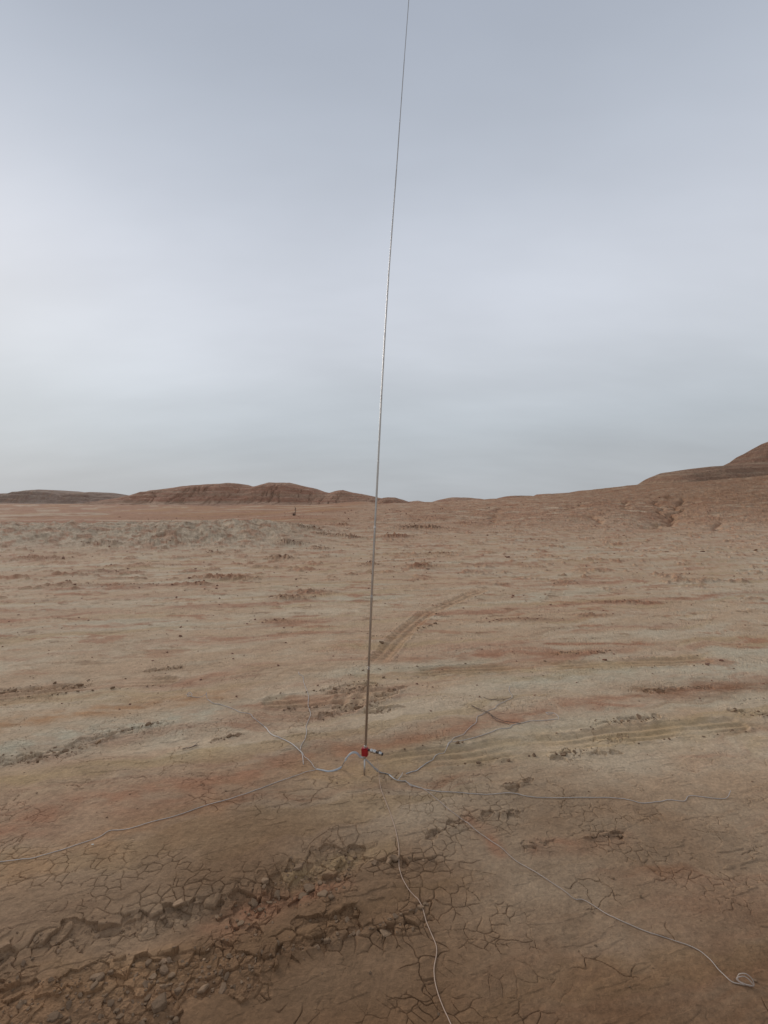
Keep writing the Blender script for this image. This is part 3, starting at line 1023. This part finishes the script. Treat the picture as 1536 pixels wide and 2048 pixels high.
def tube(name, pts, rx, rz, mat, sides=8, parent=None, twist=0.0, taper=None):
    """tube of elliptic section; rx sideways, rz upwards"""
    pts = np.array(pts, float)
    n = len(pts)
    tg = np.gradient(pts, axis=0)
    tg /= np.linalg.norm(tg, axis=1)[:, None] + 1e-12
    up = np.array([0, 0, 1.0])
    V = []
    for i in range(n):
        u_ = up if abs(tg[i][2]) < 0.9 else np.array([0, 1.0, 0])
        s = np.cross(tg[i], u_); s /= np.linalg.norm(s)
        w = np.cross(s, tg[i])
        k = taper[i] if taper is not None else 1.0
        ph = twist[i] if hasattr(twist, '__len__') else twist
        s2 = s * math.cos(ph) + w * math.sin(ph); w2 = -s * math.sin(ph) + w * math.cos(ph)
        for j in range(sides):
            a_ = 2 * math.pi * j / sides
            V.append(pts[i] + s2 * math.cos(a_) * rx * k + w2 * math.sin(a_) * rz * k)
    F = grid_faces(n, sides, True)
    V.append(pts[0]); V.append(pts[-1])
    o = [(*f,) for f in F]
    caps = []
    for j in range(sides):
        j2 = (j + 1) % sides
        caps.append((n * sides, j, j2, j2)); caps.append((n * sides + 1, (n - 1) * sides + j2, (n - 1) * sides + j, (n - 1) * sides + j))
    me = bpy.data.meshes.new(name)
    me.from_pydata([tuple(v) for v in V], [], o + [c[:3] for c in caps])
    me.polygons.foreach_set('use_smooth', [True] * len(me.polygons))
    me.materials.append(mat)
    me.update()
    return link(name, me, parent)


def wire_path(px, lift=None, n=7, r_=0.0025, jig=0.0):
    """curve through the photographed points, laid on the ground; lift adds height at given points"""
    g = [G(*p) for p in px]
    lz = list(lift) if lift else [0.0] * len(g)
    # a lifted point is seen higher up: keep the sight line
    q = []
    for (p, h_) in zip(px, lz):
        gg = G(p[0], p[1], h_)
        q.append((gg[0], gg[1], h_))
    c = np.array(catmull(q, n))
    c[:, 2] = np.maximum(c[:, 2], 0)
    z = zsm(c[:, :2])
    k = np.array([0.25, 0.5, 0.25])
    zp = np.pad(z, 1, mode='edge')
    z = np.maximum(z, np.convolve(zp, k, 'valid')) + r_ * 0.6 + 0.0005
    c[:, 2] += z
    if jig:
        s = np.arange(len(c)) * 0.35
        c[:, 0] += jig * np.sin(s * 1.7) * 0.6
        c[:, 2] += jig * 0.5 * (1 + np.sin(s * 2.3))
    return c


Y0 = G(728, 1550)[1]
base = G(728, 1550)
bz = zat(*base)

# ------------------------------------------------------------------ whip antenna on its spike
ant = empty('antenna_mast', (base[0], base[1], bz))
tag(ant, 'tall thin telescopic steel whip antenna on a ground spike with red base block', 'antenna')


def mp_(px, py):
    """point of the mast: it leans a little away from the viewer as it rises"""
    Y = Y0 + max(0.0, (1512 - py)) * 0.00016
    v = P(px, py, Y)
    return np.array([v.x, v.y, v.z])


def rel(o):
    o.matrix_parent_inverse = Vector((0, 0, 0)) and o.matrix_parent_inverse
    return o


def part(o, root):
    o.parent = root
    o.location = -root.location
    return o


joints = [(731, 1500), (737.5, 1333), (743.5, 1190), (750, 1052), (756.6, 920), (763, 792), (770, 668), (777.5, 548), (785.5, 440), (793, 340), (800, 240), (808.5, 120), (818, -5), (828, -140), (838, -280)]
dia = [0.0142, 0.0134, 0.0126, 0.0117, 0.0108, 0.0099, 0.0090, 0.0081, 0.0073, 0.0064, 0.0054, 0.0045, 0.0038, 0.0032]
for i in range(len(joints) - 1):
    a_, b_ = mp_(*joints[i]), mp_(*joints[i + 1])
    d = (b_ - a_)
    ptsm = [a_ + d * t for t in (0, 0.004, 0.008, 0.5, 0.980, 0.984, 0.992, 1.0)]
    o = tube('whip_section', ptsm, dia[i] / 2, dia[i] / 2, M_steel, 14, taper=[1, 1, 1, 1, 1, 1, 0.97, 0.88])
    part(o, ant)
    if i < len(joints) - 2:
        rg = tube('joint_ring', [a_ + d * 0.962, a_ + d * 0.966, a_ + d * 0.972, a_ + d * 0.976], dia[i] / 2 * 1.07, dia[i] / 2 * 1.07, M_ring, 14, taper=[0.95, 1, 1, 0.95])
        rg.parent = o
tip = mp_(838, -280)
tp = tube('tip_button', [tip, tip + np.array([0, 0, 0.004]), tip + np.array([0, 0, 0.009]), tip + np.array([0, 0, 0.012])], 0.003, 0.003, M_ring, 10, taper=[0.8, 1, 1, 0.4])
part(tp, ant)

# ground spike
s0 = np.array([base[0], base[1], bz - 0.10]); s1 = mp_(729.5, 1512)
sp_o = tube('ground_spike', [s0, s0 * 0.5 + s1 * 0.5, s1 + np.array([0, 0, 0.004])], 0.0052, 0.0052, M_steel, 12)
part(sp_o, ant)

# red block: rounded box with tapered lower corners, holes for mast and screw
import bmesh


def block(name, c, sx, sy, sz, mat, parent, bev=0.003, cham=0.0, rz=0.0):
    bm = bmesh.new()
    bmesh.ops.create_cube(bm, size=1)
    for v in bm.verts:
        k = 1 - cham if v.co.z < 0 else 1
        v.co.x *= sx * k; v.co.y *= sy * k; v.co.z *= sz
    bmesh.ops.bevel(bm, geom=bm.edges[:], offset=bev, segments=2, affect='EDGES')
    me = bpy.data.meshes.new(name)
    bm.to_mesh(me); bm.free()
    me.materials.append(mat)
    o = link(name, me)
    o.parent = parent
    o.location = Vector(c) - parent.location
    o.rotation_euler = (0, 0, rz)
    return o


bc = mp_(730, 1503.5)
blk = block('clamp_block', bc, 0.037, 0.030, 0.045, M_red, ant, 0.004, 0.08, R(-14))


def disc(name, p0, p1, r_, mat, parent, sides=12, taper=None):
    p0 = np.array(p0); p1 = np.array(p1)
    k = taper or [0.92, 1, 1, 0.92]
    ps = [p0 + (p1 - p0) * t for t in (0, 0.06, 0.94, 1)]
    o = tube(name, ps, r_, r_, mat, sides, taper=k)
    return part(o, parent)


# collar where the whip screws into the block, nut under it
cU = mp_(730.8, 1495)
disc('mast_collar', cU + np.array([0, 0, -0.006]), cU + np.array([0.0006, 0, 0.012]), 0.0088, M_nickel, ant, 6)
cD = mp_(729.4, 1512)
disc('lock_nut', cD + np.array([0, 0, -0.012]), cD + np.array([0, 0, 0.004]), 0.0092, M_nickel, ant, 6)
# coaxial socket on the right of the block with two hex unions, then the dark plug
ax = np.array([1.0, -0.30, -0.16]); ax /= np.linalg.norm(ax)
q0 = bc + np.array([0.017, -0.004, 0.013])
disc('socket_neck', q0 - ax * 0.006, q0 + ax * 0.014, 0.0058, M_dark, ant, 12)
disc('hex_union', q0 + ax * 0.013, q0 + ax * 0.028, 0.0105, M_nickel, ant, 6)
disc('hex_union', q0 + ax * 0.030, q0 + ax * 0.046, 0.0112, M_nickel, ant, 6)
disc('plug_shell', q0 + ax * 0.045, q0 + ax * 0.066, 0.0060, M_dark, ant, 12)
disc('plug_nut', q0 + ax * 0.064, q0 + ax * 0.080, 0.0092, M_nickel, ant, 10)
disc('plug_boot', q0 + ax * 0.079, q0 + ax * 0.088, 0.0085, M_dark, ant, 12, [1, 1, 0.85, 0.5])
qe = q0 + ax * 0.050 + np.array([0, 0, -0.006])
# crimped terminal of the ground wires, under the block on the left
t0 = mp_(722.5, 1515); t1 = mp_(729, 1517)
disc('wire_terminal', t0 + np.array([-0.006, 0, 0.003]), t1, 0.0050, M_nickel, ant, 10)

# ------------------------------------------------------------------ feed line
fp = wire_path([(757.5, 1545), (762, 1580), (785, 1640), (797, 1690), (799, 1740), (815, 1775), (840, 1805), (855, 1850), (873, 1895), (868, 1940), (875, 1985), (900, 2048), (935, 2120)],
               lift=[0.02] + [0.0] * 12, n=10, r_=0.002)
top_ = [qe, qe + np.array([0.002, -0.004, -0.03]), (qe + fp[2]) * 0.5 + np.array([0, 0, 0.004])]
allp = catmull(top_ + [fp[i] for i in range(4, len(fp), 2)], 4)
feed = tube('feed_line', allp, 0.0016, 0.0016, M_cream, 6)
tag(feed, 'thin cream coaxial wire running from the antenna plug towards the viewer', 'wire')


def strand(root, name, px, mat, rx=0.0018, rz=None, lift=None, jig=0.0, n=7, twist=0.0):
    rx *= 0.66
    jig = jig or (0.0005 if mat is not M_twig else 0.0)
    p = wire_path(px, lift, n, rz or rx, jig)
    tw = np.linspace(0, twist, len(p)) if twist else 0.0
    o = tube(name, p, rx, rz or rx, mat, 6 if rz is None else 10, twist=tw)
    return part(o, root)


# ------------------------------------------------------------------ radial wires, left bunch
lw = empty('ground_radial_wires', (*G(640, 1538), 0.0))
tag(lw, 'bunch of white ground wires fanning out on the mud left of the mast', 'wires')
pc = np.array(catmull([mp_(722, 1515), mp_(714, 1506.5), mp_(706, 1505), mp_(697, 1511), mp_(689, 1523)], 6))
g1 = wire_path([(684, 1532), (676, 1537), (666, 1540), (655, 1541), (645, 1539), (634, 1537)], lift=[0.012, 0.004, 0, 0, 0, 0], n=6, r_=0.002)
rib = np.array(catmull(list(pc[::3]) + list(g1[::3]), 5))
o = tube('ribbon_cable', rib, 0.0062, 0.0016, M_ribbon, 10, twist=np.linspace(0.9, 0.1, len(rib)))
part(o, lw)
strand(lw, 'wire_strand', [(650, 1541), (635, 1538), (600, 1548), (520, 1580), (465, 1600), (410, 1615), (350, 1635), (300, 1648), (252, 1662), (220, 1665), (190, 1680), (100, 1708), (60, 1719), (0, 1726), (-90, 1738)], M_white, 0.0022)
strand(lw, 'wire_strand', [(642, 1539), (630, 1535), (624, 1526), (617, 1519), (610, 1514), (604, 1505), (600, 1501)], M_white, 0.0026, lift=[0, 0, .004, .006, .004, .002, 0])
strand(lw, 'ribbon_cable', [(606, 1507), (600, 1502), (585, 1489), (568, 1479), (552, 1472), (541, 1464), (534, 1454), (529, 1449)], M_white, 0.0046, 0.0018, lift=[.002, .003, .003, .002, .003, .003, .002, 0], twist=0.8)
strand(lw, 'wire_strand', [(529, 1449), (518, 1443), (506, 1436), (500, 1430), (480, 1427), (470, 1422), (455, 1416), (440, 1411), (428, 1409), (420, 1404), (415, 1400)], M_white, 0.0029)
strand(lw, 'wire_strand', [(602, 1502), (605, 1511), (606, 1520), (607, 1528)], M_white, 0.0034, lift=[.003, .008, .006, 0])
strand(lw, 'wire_strand', [(601, 1500), (602, 1493), (610, 1478), (613, 1465), (612, 1450), (616, 1438), (621, 1429), (619, 1420), (616, 1410), (617, 1395), (613, 1382), (607, 1366), (606, 1356), (599, 1352), (597, 1347)], M_white, 0.0029, jig=0.0012)
strand(lw, 'wire_strand', [(414, 1398), (413.5, 1394), (413, 1390), (413, 1386)], M_white, 0.0036, lift=[0, .012, .024, .036])
strand(lw, 'wire_strand', [(413, 1388), (407, 1393), (398, 1395), (386, 1394), (377, 1390), (375, 1386), (380, 1384), (384, 1390), (374, 1393), (379, 1387), (372, 1389)], M_white, 0.0028, lift=[.03, .012, .002, 0, .004, .018, .022, .01, .006, .02, .004])

# ------------------------------------------------------------------ radial wires, right bunch
rw = empty('ground_radial_wires', (*G(797, 1562), 0.0))
tag(rw, 'bunch of white ground wires fanning out on the mud right of the mast', 'wires')
pr = np.array(catmull([mp_(727, 1517), mp_(733, 1520), mp_(741, 1528), mp_(750, 1537)], 6))
g2 = wire_path([(757, 1544), (764, 1547), (772, 1549), (780, 1552)], lift=[.006, 0, 0, 0], n=6, r_=0.002)
rib = np.array(catmull(list(pr[::3]) + list(g2[::3]), 5))
o = tube('ribbon_cable', rib, 0.0066, 0.0016, M_ribbon, 10, twist=np.linspace(1.2, 0.9, len(rib)))
part(o, rw)
strand(rw, 'ribbon_cable', [(778, 1551), (783, 1555), (789, 1560), (796, 1563), (804, 1564), (812, 1564)], M_ribbon, 0.0060, 0.0018, lift=[.001, .006, .008, .004, .001, 0], twist=0.9)
strand(rw, 'wire_strand', [(795, 1563), (799, 1558), (803, 1552), (805.5, 1547)], M_white, 0.0030, lift=[.003, .014, .020, .030])
strand(rw, 'wire_strand', [(810, 1564), (822, 1571), (834, 1575), (850, 1580), (875, 1584), (920, 1586), (970, 1589), (1000, 1587), (1030, 1587), (1060, 1593), (1110, 1596), (1230, 1597), (1255, 1599), (1285, 1606), (1320, 1603), (1340, 1600), (1368, 1602), (1380, 1591), (1420, 1594), (1448, 1595), (1456, 1590), (1459, 1584), (1461, 1578)], M_white, 0.0024, lift=[0] * 20 + [.003, .012, .022])
strand(rw, 'wire_strand', [(812, 1564), (820, 1573), (830, 1575), (848, 1580), (870, 1597), (895, 1617), (920, 1635), (940, 1650), (960, 1665), (1000, 1693), (1030, 1720), (1070, 1745), (1120, 1778), (1148, 1800), (1168, 1803), (1195, 1820), (1220, 1835), (1280, 1862), (1340, 1882), (1390, 1900), (1415, 1918), (1440, 1945), (1462, 1966), (1482, 1972), (1500, 1976), (1508, 1974), (1504, 1962), (1494, 1953), (1481, 1951), (1475, 1957), (1479, 1966), (1492, 1973), (1505, 1975), (1501, 1966), (1488, 1957), (1476, 1958), (1474, 1963), (1488, 1974)], M_dusty, 0.0024, lift=[0] * 25 + [.004, .016, .024, .020, .008, .004, .003, .006, .014, .016, .012, .006, .003])
strand(rw, 'ribbon_cable', [(812, 1549), (822, 1546), (834, 1542), (850, 1530), (862, 1522), (872, 1512), (880, 1507)], M_ribbon, 0.0042, 0.0016, twist=1.0)
strand(rw, 'wire_strand', [(880, 1507), (890, 1503), (896, 1493), (902, 1485), (908, 1478), (925, 1472), (934, 1462), (942, 1454), (952, 1445), (955, 1432), (965, 1427), (975, 1420), (990, 1414), (994, 1409), (1010, 1402), (1022, 1396), (1024, 1391), (1018, 1382), (1019, 1373)], M_white, 0.0028, jig=0.0008)
strand(rw, 'wire_strand', [(893, 1498), (905, 1488), (930, 1482), (950, 1476), (980, 1466), (1000, 1458), (1018, 1456), (1026, 1449), (1045, 1445), (1060, 1441), (1085, 1440), (1108, 1437), (1117, 1436), (1114, 1428), (1106, 1424), (1092, 1423), (1098, 1427), (1108, 1424)], M_white, 0.0028, lift=[0] * 12 + [.004, .014, .014, .004, .004, .010])
strand(rw, 'wire_strand', [(840, 1578), (826, 1574), (818, 1570), (813, 1566)], M_white, 0.0018, lift=[0, .004, .004, 0])

# ------------------------------------------------------------------ twigs, shrub, pebbles
t = empty('dry_twig', (*G(975, 1422), 0.0))
tag(t, 'thin grey forked dry twig crossed by a white wire right of the mast', 'twig')
strand(t, 'stem', [(943, 1411), (958, 1416), (975, 1422), (990, 1433), (1010, 1441), (1042, 1446)], M_twig, 0.0032, lift=[.006, .010, .012, .012, .010, .004])
strand(t, 'side_shoot', [(943, 1409), (960, 1419), (976, 1424), (992, 1438), (1018, 1448)], M_twig, 0.0024, lift=[.004, .005, .008, .006, .003])
strand(t, 'side_shoot', [(978, 1422), (986, 1432), (982, 1428)], M_twig, 0.0018, lift=[.008, .006, .004])
t = empty('dry_twig', (*G(990, 1397), 0.0))
tag(t, 'short curved grey dry twig lying behind the wire end right of the mast', 'twig')
strand(t, 'stem', [(967, 1394), (980, 1398), (998, 1399), (1012, 1397), (1022, 1394)], M_twig, 0.0030, lift=[.006, .004, .003, .004, .006])
strand(t, 'side_shoot', [(980, 1398), (990, 1397), (1006, 1396)], M_twig, 0.0018, lift=[.004, .008, .010])
t = empty('dry_twig', (*G(420, 1488), 0.0))
tag(t, 'short dark dry stick on the pale mud left of the wires', 'twig')
strand(t, 'stem', [(365, 1498), (380, 1494), (395, 1489)], M_twig, 0.004, lift=[.002, .004, .006])
strand(t, 'side_shoot', [(380, 1494), (390, 1489), (398, 1482)], M_twig, 0.0022, lift=[.004, .006, .008])


def find_Y(px, py):
    lo = 8.0
    for Y in np.arange(8, 160, 0.1):
        x = (px - 768) / F_PX * Y
        if CAM_H + (HZ - py) / F_PX * Y < zat(x, Y):
            return Y
    return 60.0


Yb = find_Y(588, 1031.0)
sb = np.array([(588 - 768) / F_PX * Yb, Yb]); sbz = zat(*sb)
sh = empty('dead_shrub', (sb[0], sb[1], sbz))
tag(sh, 'small bare dead shrub on the red plain before the broad hill', 'shrub')
kk = Yb / F_PX
rsb = random.Random(9)


def branch(name, p0, p1, r0, parent, wob=0.08):
    p0 = np.array(p0, float); p1 = np.array(p1, float)
    ps = [p0 + (p1 - p0) * u + np.array([rsb.gauss(0, 1), rsb.gauss(0, 1), rsb.gauss(0, .5)]) * wob * np.linalg.norm(p1 - p0) * (u > 0) for u in (0, .33, .66, 1)]
    o = tube(name, ps, r0, r0, M_twig, 5, taper=[1, .8, .6, .35])
    o.parent = parent
    return o, ps


main, mps = branch('stem', (0.5 * kk, 0, -0.05), (2.5 * kk, 0.1, 10 * kk), 0.9 * kk, sh)
for tx, tz, r0 in ((1.2, 19, .6), (4.0, 15, .55), (0.2, 14, .4), (5.0, 11, .45), (2.8, 17, .4)):
    branch('branch', mps[2] if tz < 15 else mps[3], (tx * kk, rsb.uniform(-.1, .1), tz * kk), r0 * kk, sh)
for i in range(26):
    a_ = rsb.uniform(0, 6.28); q = rsb.uniform(1.5, 5.5) * kk
    branch('branch', (rsb.uniform(-2, 1) * kk, 0, 0), (math.cos(a_) * q - 1.0 * kk, math.sin(a_) * q, rsb.uniform(2, 7) * kk), 0.30 * kk, sh, 0.15)


def pebble(px, py, s, label, sc=(1.3, 0.8, 0.55)):
    g = G(px, py)
    bm = bmesh.new()
    bmesh.ops.create_icosphere(bm, subdivisions=2, radius=0.5)
    rp = random.Random(px)
    ph = [rp.uniform(0, 6) for _ in range(3)]
    for v in bm.verts:
        v.co *= 1 + 0.12 * math.sin(5 * v.co.x + ph[0]) + 0.10 * math.sin(6 * v.co.y + ph[1]) + 0.08 * math.sin(7 * v.co.z + ph[2])
        v.co.x *= s * sc[0]; v.co.y *= s * sc[1]; v.co.z *= s * sc[2]
    me = bpy.data.meshes.new('pebble')
    bm.to_mesh(me); bm.free()
    me.polygons.foreach_set('use_smooth', [True] * len(me.polygons))
    me.materials.append(M_pebble)
    o = link('pebble', me, None, (g[0], g[1], zat(*g) + s * 0.12))
    tag(o, label, 'pebble')
    return o


pebble(185, 1692, 0.009, 'tiny white pebble just below the long wire running off to the left')
